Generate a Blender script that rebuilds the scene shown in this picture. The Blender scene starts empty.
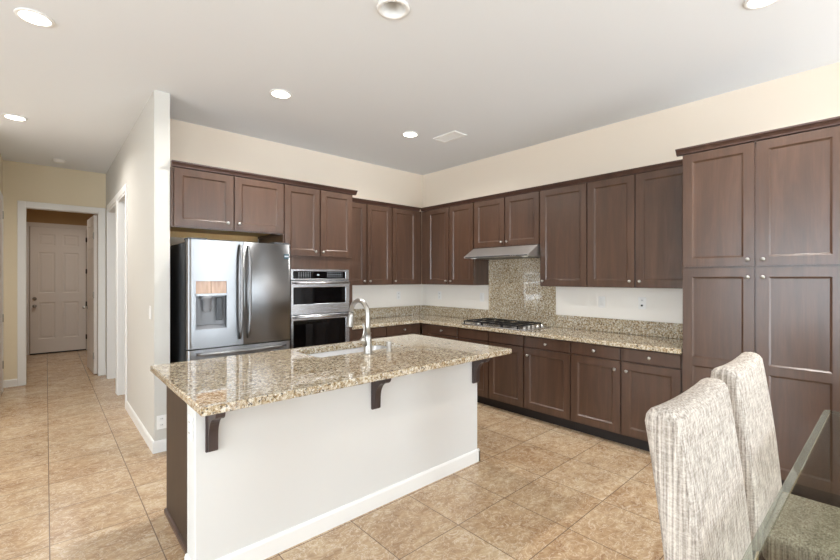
import bpy, bmesh, math, random
from mathutils import Vector, Matrix
random.seed(4)
S = bpy.context.scene
COL = S.collection
PI = math.pi

# ------------------------------------------------------------------ camera
cd = bpy.data.cameras.new('camera')
cam = bpy.data.objects.new('camera', cd)
COL.objects.link(cam)
cd.sensor_width = 36
cd.lens = 415.0 / 840 * 36
cd.shift_y = -2.0 / 840
cd.clip_start = 0.02
cam.location = (0, 0, 1.47)
cam.rotation_euler = (PI / 2, 0, -math.atan(374 / 415))
S.camera = cam

# ------------------------------------------------------------------ exposure, sky, window daylight
S.view_settings.view_transform = 'Standard'
S.view_settings.look = 'None'
S.view_settings.exposure = 0.72
S.view_settings.gamma = 1.0
S.view_settings.use_curve_mapping = False
W = bpy.data.worlds.new('sky')
S.world = W
W.use_nodes = True
W.node_tree.nodes['Background'].inputs[0].default_value = (0.80, 0.90, 1.0, 1)
W.node_tree.nodes['Background'].inputs[1].default_value = 1.5


def area(name, loc, rot, sx, sy, power, col):
    l = bpy.data.lights.new(name, 'AREA')
    l.shape = 'RECTANGLE'
    l.size, l.size_y, l.energy, l.color = sx, sy, power, col
    o = bpy.data.objects.new(name, l)
    o.location, o.rotation_euler = loc, rot
    COL.objects.link(o)
    return o


DAY = (0.86, 0.93, 1.0)
UP = math.radians(12)
# daylight entering by the glass door behind the table, the rear window and the side window
area('daylight_door', (3.15, -3.33, 1.2), (PI / 2 + UP, 0, 0), 1.95, 2.25, 105, DAY)
area('daylight_rear', (-2.1, -3.33, 1.4), (PI / 2 + UP, 0, 0), 2.4, 2.1, 52, DAY)
area('daylight_side', (-3.93, .3, 1.4), (PI / 2 + UP, 0, -PI / 2), 3.8, 2.2, 112, DAY)


# ------------------------------------------------------------------ materials
def lin(c):
    return tuple(((v / 255) / 12.92 if v / 255 <= .04045 else (((v / 255) + .055) / 1.055) ** 2.4) for v in c) + (1,)


def mat(name, rgb, rough=.5, metal=0.0, **kw):
    m = bpy.data.materials.new(name)
    m.use_nodes = True
    b = m.node_tree.nodes['Principled BSDF']
    b.inputs['Base Color'].default_value = lin(rgb)
    b.inputs['Roughness'].default_value = rough
    b.inputs['Metallic'].default_value = metal
    for k, v in kw.items():
        b.inputs[k.replace('_', ' ')].default_value = v
    return m


def nd(m, t, **kw):
    n = m.node_tree.nodes.new(t)
    for k, v in kw.items():
        setattr(n, k, v)
    return n


def ln(m, a, b):
    m.node_tree.links.new(a, b)


def bsdf(m):
    return m.node_tree.nodes['Principled BSDF']


def ramp(m, stops, inp):
    r = nd(m, 'ShaderNodeValToRGB')
    e = r.color_ramp.elements
    while len(e) < len(stops):
        e.new(.5)
    for i, (p, c) in enumerate(stops):
        e[i].position = p
        e[i].color = lin(c) if len(c) == 3 else c
    ln(m, inp, r.inputs[0])
    return r.outputs[0]


def mapping(m, src, scale=(1, 1, 1), loc=(0, 0, 0), rot=(0, 0, 0)):
    mp = nd(m, 'ShaderNodeMapping')
    mp.inputs['Scale'].default_value = scale
    mp.inputs['Location'].default_value = loc
    mp.inputs['Rotation'].default_value = rot
    ln(m, src, mp.inputs[0])
    return mp.outputs[0]


def noise(m, vec, scale, detail=4, rough=.55, dist=0.0):
    n = nd(m, 'ShaderNodeTexNoise')
    n.inputs['Scale'].default_value = scale
    n.inputs['Detail'].default_value = detail
    n.inputs['Roughness'].default_value = rough
    n.inputs['Distortion'].default_value = dist
    ln(m, vec, n.inputs['Vector'])
    return n.outputs[0]


def mix(m, fac, a, b, mode='MIX'):
    x = nd(m, 'ShaderNodeMix', data_type='RGBA', blend_type=mode)
    for s, v in ((0, fac), (6, a), (7, b)):
        if hasattr(v, 'links'):
            ln(m, v, x.inputs[s])
        elif isinstance(v, (int, float)):
            x.inputs[s].default_value = v
        else:
            x.inputs[s].default_value = lin(v)
    return x.outputs[2]


def bump(m, h, strength, dist=.002):
    b = nd(m, 'ShaderNodeBump')
    b.inputs['Strength'].default_value = strength
    b.inputs['Distance'].default_value = dist
    ln(m, h, b.inputs['Height'])
    ln(m, b.outputs[0], bsdf(m).inputs['Normal'])


def wood_mat(name, dark, mid, light, rough=.33, along='z'):
    m = mat(name, mid, rough)
    tc = nd(m, 'ShaderNodeTexCoord')
    oi = nd(m, 'ShaderNodeObjectInfo')
    add = nd(m, 'ShaderNodeVectorMath', operation='ADD')
    mul = nd(m, 'ShaderNodeMath', operation='MULTIPLY')
    mul.inputs[1].default_value = 23.0
    ln(m, oi.outputs['Random'], mul.inputs[0])
    ln(m, tc.outputs['Object'], add.inputs[0])
    ln(m, mul.outputs[0], add.inputs[1])
    sc = (14, 14, 1.6) if along == 'z' else (1.6, 14, 14)
    v = mapping(m, add.outputs[0], sc)
    n1 = noise(m, v, 1.0, 5, .6, .6)
    sc2 = (110, 110, 5) if along == 'z' else (5, 110, 110)
    n2 = noise(m, mapping(m, add.outputs[0], sc2), 1.0, 3, .6)
    c = ramp(m, [(.28, dark), (.5, mid), (.74, light)], n1)
    c2 = mix(m, .12, c, ramp(m, [(.35, (30, 20, 16)), (.65, (190, 160, 140))], n2), 'SOFT_LIGHT')
    ln(m, c2, bsdf(m).inputs['Base Color'])
    return m


M = {}
M['wood'] = wood_mat('stained_wood', (72, 52, 41), (81, 59, 46), (93, 69, 55), .30)
bsdf(M['wood']).inputs['Coat Weight'].default_value = .25
bsdf(M['wood']).inputs['Coat Roughness'].default_value = .25
M['wood_h'] = wood_mat('stained_wood_moulding', (62, 42, 35), (74, 52, 44), (88, 64, 54), .3, 'x')
M['corbel'] = wood_mat('dark_corbel_wood', (58, 47, 45), (66, 54, 51), (76, 63, 60), .35)
M['panelwood'] = wood_mat('dark_panel_wood', (50, 38, 28), (58, 44, 33), (68, 52, 40), .5)
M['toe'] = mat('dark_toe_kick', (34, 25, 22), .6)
M['raw'] = wood_mat('raw_plywood', (250, 206, 142), (252, 214, 152), (254, 222, 168), .6)
M['wall'] = mat('cream_wall_paint', (240, 226, 208), .75)
M['hallwall'] = mat('tan_wall_paint', (236, 223, 196), .8)
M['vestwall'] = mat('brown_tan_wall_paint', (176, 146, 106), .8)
M['white_wall'] = mat('white_wall_paint', (220, 219, 216), .7)
M['splash_brightened'] = mat('wall_paint_painted_light', (246, 241, 233), .6)  # paler tone stands in for brighter light under the wall cabinets
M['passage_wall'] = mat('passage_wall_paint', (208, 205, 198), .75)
M['ceil'] = mat('ceiling_paint', (236, 238, 240), .85)
M['trim'] = mat('white_trim_paint', (240, 239, 236), .4)
M['door'] = mat('white_door_paint', (226, 219, 212), .45)
M['plate'] = mat('white_plastic', (244, 243, 240), .35)
M['bulbgrey'] = mat('unlit_bulb_face', (176, 178, 180), .4)
M['slot'] = mat('dark_slot', (40, 38, 36), .6)
M['nickel'] = mat('brushed_nickel', (180, 178, 174), .34, 1.0)
M['bronze'] = mat('dark_bronze', (60, 52, 46), .4, .8)
M['black'] = mat('black_cast_iron', (22, 22, 23), .45)
M['blackglass'] = mat('black_glass', (8, 8, 9), .05)
M['plasticgrey'] = mat('grey_plastic', (140, 142, 146), .35)
M['darkgrey'] = mat('dark_grey_steel', (74, 76, 79), .45, .3)
M['gasket'] = mat('dark_rubber', (38, 39, 42), .6)
M['woodreflection'] = wood_mat('painted_wood_reflection', (150, 112, 84), (176, 138, 106), (200, 164, 132), .25)  # tan-brown tone paints a wood reflection onto the dispenser panel
M['filter'] = mat('grey_mesh_filter', (120, 118, 112), .5, .7)
M['leg'] = mat('dark_leg_wood', (48, 34, 27), .4)
M['display'] = mat('display_glyphs', (190, 196, 205), .5)
M['badge'] = mat('dark_teal_badge', (42, 74, 84), .35)
M['drape'] = mat('brown_curtain', (168, 142, 122), .9)
M['sky_pane'] = mat('window_glass', (240, 248, 250), .02, 0, Transmission_Weight=1.0, IOR=1.1)


def steel(name, rgb, rough, along):
    m = mat(name, rgb, rough, 1.0)
    tc = nd(m, 'ShaderNodeTexCoord')
    sc = (3, 3, 400) if along == 'x' else (400, 400, 3)
    n = noise(m, mapping(m, tc.outputs['Object'], sc), 1.0, 2)
    r = nd(m, 'ShaderNodeMapRange')
    r.inputs['To Min'].default_value = rough - .02
    r.inputs['To Max'].default_value = rough + .03
    ln(m, n, r.inputs[0])
    ln(m, r.outputs[0], bsdf(m).inputs['Roughness'])
    return m


M['steel'] = mat('stainless_steel', (148, 149, 151), .34, 1.0, Anisotropic=.92, Anisotropic_Rotation=.25)
tn = nd(M['steel'], 'ShaderNodeTangent', direction_type='RADIAL', axis='Z')
ln(M['steel'], tn.outputs[0], bsdf(M['steel']).inputs['Tangent'])
M['steelx'] = steel('stainless_steel_horizontal', (200, 200, 202), .26, 'x')
M['hoodsteel'] = steel('satin_steel', (205, 203, 200), .42, 'x')
M['sink'] = steel('sink_steel', (205, 208, 212), .3, 'x')


def keys_mat():
    m = mat('keypad_glyphs', (10, 10, 11), .1)
    tc = nd(m, 'ShaderNodeTexCoord')
    b = nd(m, 'ShaderNodeTexBrick')
    b.offset = 0
    b.inputs['Scale'].default_value = 1
    b.inputs['Brick Width'].default_value = .026
    b.inputs['Row Height'].default_value = .0195
    b.inputs['Mortar Size'].default_value = .0065
    b.inputs['Color1'].default_value = b.inputs['Color2'].default_value = lin((150, 154, 160))
    b.inputs['Mortar'].default_value = lin((10, 10, 11))
    ln(m, mapping(m, tc.outputs['Object'], (1, 1, 1), (0, 0, 0), (PI / 2, 0, 0)), b.inputs['Vector'])
    ln(m, b.outputs['Color'], bsdf(m).inputs['Base Color'])
    return m


M['keys'] = keys_mat()


def emit(name, rgb, s):
    m = bpy.data.materials.new(name)
    m.use_nodes = True
    m.node_tree.nodes.clear()
    e = nd(m, 'ShaderNodeEmission')
    e.inputs[0].default_value = lin(rgb)
    e.inputs[1].default_value = s
    o = nd(m, 'ShaderNodeOutputMaterial')
    ln(m, e.outputs[0], o.inputs[0])
    return m


M['lamp'] = emit('lit_lamp', (255, 250, 238), 7)


def granite_mat():
    m = mat('granite', (190, 175, 145), .03, 0, Coat_Weight=.5, Coat_Roughness=.01)
    g = nd(m, 'ShaderNodeNewGeometry')
    P = g.outputs['Position']
    n1 = noise(m, mapping(m, P, (1, 1.15, 1)), 52, 8, .72, .4)
    base = ramp(m, [(.32, (98, 78, 54)), (.43, (152, 129, 96)), (.53, (196, 186, 166)), (.64, (228, 225, 217))], n1)
    n2 = noise(m, P, 6, 3, .5)
    base = mix(m, .35, base, ramp(m, [(.35, (150, 124, 86)), (.65, (214, 206, 188))], n2), 'SOFT_LIGHT')
    n3 = noise(m, mapping(m, P, (1.1, .9, 1), (3, 7, 1)), 85, 5, .65)
    f = ramp(m, [(.555, (0, 0, 0)), (.63, (255, 255, 255))], n3)
    base = mix(m, f, base, (58, 50, 46))
    n4 = noise(m, mapping(m, P, (1, 1, 1), (13, 2, 9)), 95, 4, .6)
    f2 = ramp(m, [(.60, (0, 0, 0)), (.66, (255, 255, 255))], n4)
    base = mix(m, f2, base, (232, 228, 218))
    ln(m, base, bsdf(m).inputs['Base Color'])
    return m


M['granite'] = granite_mat()


def floor_mat():
    m = mat('travertine_tile', (200, 175, 140), .25)
    g = nd(m, 'ShaderNodeNewGeometry')
    P = g.outputs['Position']
    v = mapping(m, P, (1, 1, 1), (-.015 + .452 * 40, -3.05 + .456 * 40, 0))
    b = nd(m, 'ShaderNodeTexBrick')
    b.offset = 0
    b.squash = 1
    b.inputs['Color1'].default_value = (0, 0, 0, 1)
    b.inputs['Color2'].default_value = (1, 1, 1, 1)
    b.inputs['Mortar'].default_value = (.5, .5, .5, 1)
    b.inputs['Scale'].default_value = 1
    b.inputs['Brick Width'].default_value = .452
    b.inputs['Row Height'].default_value = .456
    b.inputs['Mortar Size'].default_value = .0028
    b.inputs['Mortar Smooth'].default_value = .1
    ln(m, v, b.inputs['Vector'])
    off = nd(m, 'ShaderNodeVectorMath', operation='MULTIPLY')
    off.inputs[1].default_value = (9, 5, 3)
    ln(m, b.outputs['Color'], off.inputs[0])
    ad = nd(m, 'ShaderNodeVectorMath', operation='ADD')
    ln(m, off.outputs[0], ad.inputs[0])
    ln(m, P, ad.inputs[1])
    n1 = noise(m, mapping(m, ad.outputs[0], (4.6, 6.4, 1), (0, 0, 0), (0, 0, .35)), 1, 9, .68, .7)
    c = ramp(m, [(.3, (164, 142, 120)), (.48, (186, 166, 143)), (.62, (200, 183, 161)), (.78, (216, 204, 187))], n1)
    n2 = noise(m, mapping(m, ad.outputs[0], (24, 32, 1), (0, 0, 0), (0, 0, .35)), 1, 6, .7, .5)
    c = mix(m, .65, c, ramp(m, [(.36, (134, 114, 94)), (.5, (188, 170, 146)), (.66, (228, 218, 200))], n2), 'SOFT_LIGHT')
    n3 = noise(m, mapping(m, ad.outputs[0], (8, 11, 1), (4, 2, 0), (0, 0, .5)), 1, 6, .6, 2.2)
    c = mix(m, ramp(m, [(.475, (0, 0, 0)), (.50, (235, 235, 235)), (.525, (0, 0, 0))], n3), c, (226, 212, 192))
    n4 = noise(m, mapping(m, ad.outputs[0], (30, 38, 1), (7, 1, 0)), 1, 4, .6, 1.0)
    c = mix(m, ramp(m, [(.60, (0, 0, 0)), (.70, (170, 170, 170))], n4), c, (146, 116, 86))
    n5 = noise(m, mapping(m, P, (1.3, 1.3, 1)), 1, 3, .5)
    c = mix(m, .30, c, ramp(m, [(.35, (160, 124, 92)), (.65, (190, 186, 180))], n5), 'SOFT_LIGHT')
    tv = ramp(m, [(0, (150, 146, 140)), (1, (205, 203, 200))], b.outputs['Color'])
    c = mix(m, .35, c, tv, 'SOFT_LIGHT')
    c = mix(m, b.outputs['Fac'], c, (122, 102, 84))
    ln(m, c, bsdf(m).inputs['Base Color'])
    return m


M['floor'] = floor_mat()


def fabric_mat():
    m = mat('woven_fabric', (210, 204, 194), .95)
    tc = nd(m, 'ShaderNodeTexCoord')
    oi = nd(m, 'ShaderNodeObjectInfo')
    ad = nd(m, 'ShaderNodeVectorMath', operation='ADD')
    ln(m, tc.outputs['Object'], ad.inputs[0])
    ln(m, oi.outputs['Random'], ad.inputs[1])
    v = ad.outputs[0]
    a = noise(m, mapping(m, v, (150, 150, 2.6)), 1, 3, .6)       # vertical slubs
    h = noise(m, mapping(m, v, (16, 16, 210)), 1, 2, .6)       # cross threads
    d = noise(m, mapping(m, v, (190, 190, 170)), 1, 1, .5)
    e = noise(m, mapping(m, v, (14, 190, 90)), 1, 2, .6)         # weft seen on level faces
    c1 = ramp(m, [(.32, (172, 165, 160)), (.5, (208, 203, 198)), (.66, (230, 226, 221))], a)
    c2 = ramp(m, [(.34, (104, 98, 92)), (.52, (150, 146, 140)), (.66, (180, 176, 170))], h)
    c = mix(m, .7, c1, c2, 'SOFT_LIGHT')
    c = mix(m, .5, c, ramp(m, [(.36, (84, 80, 76)), (.5, (140, 136, 130)), (.64, (190, 186, 180))], d), 'SOFT_LIGHT')
    c = mix(m, .45, c, ramp(m, [(.36, (88, 84, 80)), (.64, (172, 168, 162))], e), 'SOFT_LIGHT')
    ln(m, c, bsdf(m).inputs['Base Color'])
    bump(m, d, .4, .003)
    return m


M['fabric'] = fabric_mat()


def glass_mat(name, tint, white):
    m = bpy.data.materials.new(name)
    m.use_nodes = True
    m.node_tree.nodes.clear()
    t = nd(m, 'ShaderNodeBsdfTransparent')
    t.inputs[0].default_value = lin(tint)
    g = nd(m, 'ShaderNodeBsdfGlossy')
    g.inputs['Roughness'].default_value = .02
    lw = nd(m, 'ShaderNodeLayerWeight')
    lw.inputs[0].default_value = .5
    pw = nd(m, 'ShaderNodeMath', operation='POWER')
    pw.inputs[1].default_value = 5.0
    ln(m, lw.outputs['Facing'], pw.inputs[0])
    fr = nd(m, 'ShaderNodeMath', operation='MULTIPLY_ADD')
    fr.inputs[1].default_value = .96
    fr.inputs[2].default_value = .04
    ln(m, pw.outputs[0], fr.inputs[0])
    mx = nd(m, 'ShaderNodeMixShader')
    ln(m, fr.outputs[0], mx.inputs[0])
    ln(m, t.outputs[0], mx.inputs[1])
    ln(m, g.outputs[0], mx.inputs[2])
    out = nd(m, 'ShaderNodeOutputMaterial')
    if white:
        d = nd(m, 'ShaderNodeBsdfDiffuse')
        d.inputs[0].default_value = lin((205, 212, 200))
        m2 = nd(m, 'ShaderNodeMixShader')
        m2.inputs[0].default_value = white
        ln(m, mx.outputs[0], m2.inputs[1])
        ln(m, d.outputs[0], m2.inputs[2])
        ln(m, m2.outputs[0], out.inputs[0])
    else:
        ln(m, mx.outputs[0], out.inputs[0])
    return m


M['glass'] = glass_mat('table_glass', (230, 232, 224), 0)
M['glassedge'] = glass_mat('table_glass_bevel', (226, 228, 222), .12)  # pale diffuse share paints in the bright reflection along the bevel


# ------------------------------------------------------------------ mesh helpers
def merge(bm, t, smooth=False):
    vs = {}
    for v in t.verts:
        vs[v] = bm.verts.new(v.co)
    for f in t.faces:
        try:
            nf = bm.faces.new([vs[v] for v in f.verts])
            nf.smooth = smooth or f.smooth
        except ValueError:
            pass
    t.free()


def bx(bm, x0, y0, z0, x1, y1, z1, bev=0, seg=1):
    t = bmesh.new()
    bmesh.ops.create_cube(t, size=1)
    for v in t.verts:
        v.co = Vector(((x0 + x1) / 2 + v.co.x * (x1 - x0), (y0 + y1) / 2 + v.co.y * (y1 - y0), (z0 + z1) / 2 + v.co.z * (z1 - z0)))
    if bev:
        bmesh.ops.bevel(t, geom=list(t.edges), offset=bev, segments=seg, affect='EDGES', profile=.5)
    merge(bm, t, smooth=False)
    return bm


def box(x0, y0, z0, x1, y1, z1, bev=0, seg=1):
    return bx(bmesh.new(), x0, y0, z0, x1, y1, z1, bev, seg)


def prism(bm, poly, a0, a1, axis='x', smooth=False):
    """extrude a closed 2-D polygon along an axis. axis x: poly=(y,z); y: (x,z); z: (x,y)"""
    def P(p, a):
        return {'x': (a, p[0], p[1]), 'y': (p[0], a, p[1]), 'z': (p[0], p[1], a)}[axis]
    A = [bm.verts.new(P(p, a0)) for p in poly]
    B = [bm.verts.new(P(p, a1)) for p in poly]
    n = len(poly)
    for i in range(n):
        f = bm.faces.new((A[i], A[(i + 1) % n], B[(i + 1) % n], B[i]))
        f.smooth = smooth
    bm.faces.new(A[::-1])
    bm.faces.new(B)
    return bm


def lathe(bm, prof, origin=(0, 0, 0), axis='z', n=20, smooth=True, cap=True):
    """prof: (r, h) pairs; axis 'z' or '-y'/'-x' gives the direction of h"""
    o = Vector(origin)

    def P(r, h, a):
        u, v = r * math.cos(a), r * math.sin(a)
        return o + {'z': Vector((u, v, h)), '-z': Vector((u, -v, -h)), '-y': Vector((u, -h, v)), '-x': Vector((-h, -u, v)), 'y': Vector((-u, h, v)), 'x': Vector((h, u, v))}[axis]
    rows = []
    for r, h in prof:
        rows.append([bm.verts.new(P(max(r, 1e-5), h, 2 * PI * k / n)) for k in range(n)])
    for a, b in zip(rows, rows[1:]):
        for k in range(n):
            f = bm.faces.new((a[k], a[(k + 1) % n], b[(k + 1) % n], b[k]))
            f.smooth = smooth
    if cap and prof[0][0] > 1e-4:
        bm.faces.new(rows[0][::-1])
    if cap and prof[-1][0] > 1e-4:
        bm.faces.new(rows[-1])
    return bm


def tube(bm, pts, rad, n=12, flat=1.0):
    pts = [Vector(p) for p in pts]
    rad = rad if isinstance(rad, (list, tuple)) else [rad] * len(pts)
    up = None
    rows = []
    for i, p in enumerate(pts):
        t = (pts[min(i + 1, len(pts) - 1)] - pts[max(i - 1, 0)]).normalized()
        if up is None:
            up = t.orthogonal().normalized()
        up = (up - t * up.dot(t)).normalized()
        w = t.cross(up)
        rows.append([bm.verts.new(p + up * rad[i] * math.cos(2 * PI * k / n) + w * rad[i] * flat * math.sin(2 * PI * k / n)) for k in range(n)])
    for a, b in zip(rows, rows[1:]):
        for k in range(n):
            f = bm.faces.new((a[k], a[(k + 1) % n], b[(k + 1) % n], b[k]))
            f.smooth = True
    bm.faces.new(rows[0][::-1])
    bm.faces.new(rows[-1])
    return bm


def rounded(x0, y0, x1, y1, r, n=6):
    out = []
    for cx, cy, a in ((x1 - r, y1 - r, 0), (x0 + r, y1 - r, PI / 2), (x0 + r, y0 + r, PI), (x1 - r, y0 + r, 1.5 * PI)):
        for k in range(n + 1):
            b = a + PI / 2 * k / n
            out.append((cx + r * math.cos(b), cy + r * math.sin(b)))
    return out


def obj(name, bm, m, parent=None, loc=None, rotz=0):
    bmesh.ops.recalc_face_normals(bm, faces=list(bm.faces))
    me = bpy.data.meshes.new(name)
    bm.to_mesh(me)
    bm.free()
    me.materials.append(M[m] if isinstance(m, str) else m)
    o = bpy.data.objects.new(name, me)
    COL.objects.link(o)
    if parent:
        o.parent = parent
    if loc:
        o.location = loc
    o.rotation_euler.z = rotz
    return o


def tag(o, label, cat, group=None):
    o['label'] = label
    o['category'] = cat
    if group:
        o['group'] = group
    return o


def thing(name, label, cat, loc=(0, 0, 0), rotz=0, group=None):
    o = bpy.data.objects.new(name, None)
    o.empty_display_size = .1
    COL.objects.link(o)
    o.location = loc
    o.rotation_euler.z = rotz
    return tag(o, label, cat, group)


def struct(name, bm, m, parent=None, loc=None, rotz=0):
    o = obj(name, bm, m, parent, loc, rotz)
    o['kind'] = 'structure'
    return o


# ------------------------------------------------------------------ room shell
H = 3.05
struct('floor', box(-4.2, -3.6, -.1, 4.6, 11.2, 0), 'floor')
CAN = (1.51, 1.91)

struct('wall_right', box(4.31, -3.6, 0, 4.43, 4.83, H), 'wall')
struct('wall_brightened_back', box(2.63, 4.7095, 1.05, 4.306, 4.7118, 1.39), 'splash_brightened')  # thin added sheets, light below the wall cabinets put into their colour
struct('wall_brightened_right', box(4.3075, 1.05, 1.05, 4.3098, 4.709, 1.39), 'splash_brightened')
struct('wall_back', box(.79, 4.712, 0, 4.31, 4.83, H), 'wall')
w = box(.675, 4.08, 0, .79, 5.70, H)
bx(w, .675, 5.70, 2.45, .79, 6.41, H)
bx(w, .675, 6.41, 0, .79, 6.54, H)
bx(w, .675, 6.54, 2.45, .79, 7.53, H)
bx(w, .675, 7.53, 0, .79, 7.87, H)
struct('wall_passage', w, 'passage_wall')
w = box(-.55, 7.87, 0, -.215, 7.98, H)
bx(w, -.215, 7.87, 2.45, .595, 7.98, H)
bx(w, .595, 7.87, 0, 2.1, 7.98, H)
struct('wall_hall', w, 'hallwall')
struct('wall_left', box(-.55, 6.3, 0, -.43, 7.87, H), 'hallwall')
struct('wall_utility', box(2.0, 4.83, 0, 2.1, 7.87, H), 'wall')
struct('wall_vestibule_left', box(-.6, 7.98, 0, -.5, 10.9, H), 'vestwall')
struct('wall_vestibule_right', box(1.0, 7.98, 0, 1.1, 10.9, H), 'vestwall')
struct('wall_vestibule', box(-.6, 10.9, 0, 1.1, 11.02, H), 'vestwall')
struct('wall_front', box(-4.1, 6.2, 0, -.43, 6.3, H), 'wall')
w = bmesh.new()
for a, b in ((-3.5, -1.65), (2.25, 6.2)):
    bx(w, -4.1, a, 0, -4.0, b, H)
bx(w, -4.1, -1.65, 0, -4.0, 2.25, .3)
bx(w, -4.1, -1.65, 2.5, -4.0, 2.25, H)
struct('wall_side', w, 'wall')
w = bmesh.new()
for a, b in ((-4.0, -3.35), (-.85, 2.1), (4.22, 4.31)):
    bx(w, a, -3.5, 0, b, -3.4, H)
bx(w, -3.35, -3.5, 0, -.85, -3.4, .3)
for a, b, z in ((-3.35, -.85, 2.5), (2.1, 4.22, 2.4)):
    bx(w, a, -3.5, z, b, -3.4, H)
struct('wall_rear', w, 'wall')


def window(name, w_, h_, loc, rotz):
    f = bmesh.new()
    for x0, x1, z0, z1 in ((0, w_, 0, .05), (0, w_, h_ - .05, h_), (0, .05, .05, h_ - .05), (w_ - .05, w_, .05, h_ - .05), (w_ / 2 - .025, w_ / 2 + .025, .05, h_ - .05)):
        bx(f, x0, 0, z0, x1, .06, z1)
    o = struct(name, f, 'trim', None, loc, rotz)
    obj('glass_pane', box(.05, .025, .05, w_ - .05, .031, h_ - .05), 'sky_pane', o)


window('window_1', 2.12, 2.4, (2.1, -3.48, 0), 0)
window('window_2', 2.5, 2.2, (-3.35, -3.48, .3), 0)
window('window_3', 3.9, 2.2, (-4.02, -1.65, .3), PI / 2)

# baseboards
BB = [(0, 0), (.013, 0), (.013, .085), (.008, .097), (0, .1)]


def base_y(bm, x, y0, y1, side):        # on a wall whose face is the plane X = x, side = outward sign
    prism(bm, [(x + side * a, b) for a, b in BB], y0, y1, 'y')


def base_x(bm, y, x0, x1, side):
    prism(bm, [(y + side * a, b) for a, b in BB], x0, x1, 'x')


b = bmesh.new()
base_y(b, .675, 4.08, 5.70, -1)
base_x(b, 4.08, .662, .79, -1)
base_y(b, .675, 6.42, 6.53, -1)
struct('baseboard_passage', b, 'trim')
b = bmesh.new()
base_x(b, 7.87, -.43, -.29, -1)
base_x(b, 7.87, .67, .675, -1)
struct('baseboard_hall', b, 'trim')
b = bmesh.new()
base_y(b, 4.31, -3.386, .12, -1)
struct('baseboard_right', b, 'trim')
b = bmesh.new()
base_x(b, -3.4, -4.0, 2.09, 1)
base_x(b, -3.4, 4.23, 4.297, 1)
struct('baseboard_rear', b, 'trim')
b = bmesh.new()
base_y(b, -.5, 7.98, 10.89, 1)
base_y(b, 1.0, 7.98, 10.89, -1)
struct('baseboard_vestibule', b, 'trim')


def casing(bm, x0, x1, zt, y, cw=.085, t=.016, side=-1):   # flat casing round an opening in plane Y = y
    ya, yb = sorted((y, y + side * t))
    bx(bm, x0 - cw, ya, 0, x0, yb, zt + cw, .003)
    bx(bm, x1, ya, 0, x1 + cw, yb, zt + cw, .003)
    bx(bm, x0, ya, zt, x1, yb, zt + cw, .003)


t = bmesh.new()
casing(t, -.205, .585, 2.44, 7.87)
for xa, xb in ((-.215, -.203), (.583, .595)):
    bx(t, xa, 7.871, 0, xb, 7.979, 2.45)
bx(t, -.203, 7.871, 2.438, .583, 7.979, 2.45)
struct('trim_1', t, 'trim')
t = bmesh.new()      # linings and casings of the two openings in the passage wall
for y0, y1 in ((5.70, 6.41), (6.54, 7.53)):
    bx(t, .668, y0 + .001, 0, .797, y0 + .014, 2.44)
    bx(t, .668, y1 - .014, 0, .797, y1 - .001, 2.44)
    bx(t, .668, y0 + .014, 2.425, .797, y1 - .014, 2.449)
    bx(t, .660, y0 - .06, 0, .6745, y0, 2.53, .003)
    bx(t, .660, y1, 0, .6745, y1 + .06, 2.53, .003)
    bx(t, .660, y0, 2.45, .6745, y1, 2.53, .003)
struct('trim_2', t, 'trim')
t = bmesh.new()
casing(t, -.235, .615, 2.46, 10.9, .08)
struct('trim_3', t, 'door')
t = bmesh.new()
bx(t, -.4295, 7.575, 0, -.413, 7.66, 2.54, .003)
bx(t, -.4295, 6.62, 0, -.413, 6.705, 2.54, .003)
bx(t, -.4295, 6.705, 2.455, -.413, 7.575, 2.54, .003)
struct('trim_4', t, 'trim')


# ------------------------------------------------------------------ panelled doors
def ring(bm, a, b):
    for i in range(4):
        bm.faces.new((a[i], a[(i + 1) % 4], b[(i + 1) % 4], b[i]))


def panel_slab(w_, h_, t, cells, prof, both=False, ease=.002):
    """slab x 0..w, z 0..h, y 0 (front) .. t (back). cells: panel rectangles on a grid.
    prof: list of (inset, depth) rings from the cell edge inwards, last ring is filled."""
    bm = bmesh.new()
    xs = sorted({0, w_} | {round(v, 5) for c in cells for v in (c[0], c[2])})
    zs = sorted({0, h_} | {round(v, 5) for c in cells for v in (c[1], c[3])})

    def face_side(y, sgn):
        def V(x, z, d=0):
            return bm.verts.new((x, y + sgn * d, z))
        for i in range(len(xs) - 1):
            for k in range(len(zs) - 1):
                x0, x1, z0, z1 = xs[i], xs[i + 1], zs[k], zs[k + 1]
                cell = any(abs(c[0] - x0) < 1e-4 and abs(c[2] - x1) < 1e-4 and abs(c[1] - z0) < 1e-4 and abs(c[3] - z1) < 1e-4 for c in cells)
                q = lambda s, d: [V(x0 + s, z0 + s, d), V(x1 - s, z0 + s, d), V(x1 - s, z1 - s, d), V(x0 + s, z1 - s, d)]
                a = q(0, 0)
                if not cell:
                    bm.faces.new(a)
                else:
                    for s, d in prof:
                        c = q(s, d)
                        ring(bm, a, c)
                        a = c
                    bm.faces.new(a)
    face_side(0, 1)
    if both:
        face_side(t, -1)
    else:
        bm.faces.new([bm.verts.new(p) for p in ((0, t, 0), (w_, t, 0), (w_, t, h_), (0, t, h_))])
    for p in (((0, 0, 0), (w_, 0, 0), (w_, t, 0), (0, t, 0)), ((0, 0, h_), (w_, 0, h_), (w_, t, h_), (0, t, h_)),
              ((0, 0, 0), (0, t, 0), (0, t, h_), (0, 0, h_)), ((w_, 0, 0), (w_, t, 0), (w_, t, h_), (w_, 0, h_))):
        bm.faces.new([bm.verts.new(v) for v in p])
    bmesh.ops.remove_doubles(bm, verts=list(bm.verts), dist=1e-5)
    return bm


SHAKER = [(.002, .001), (.0115, .0085), (.013, .0095)]
SIXP = [(.012, .008), (.03, .008), (.045, .003)]


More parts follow.
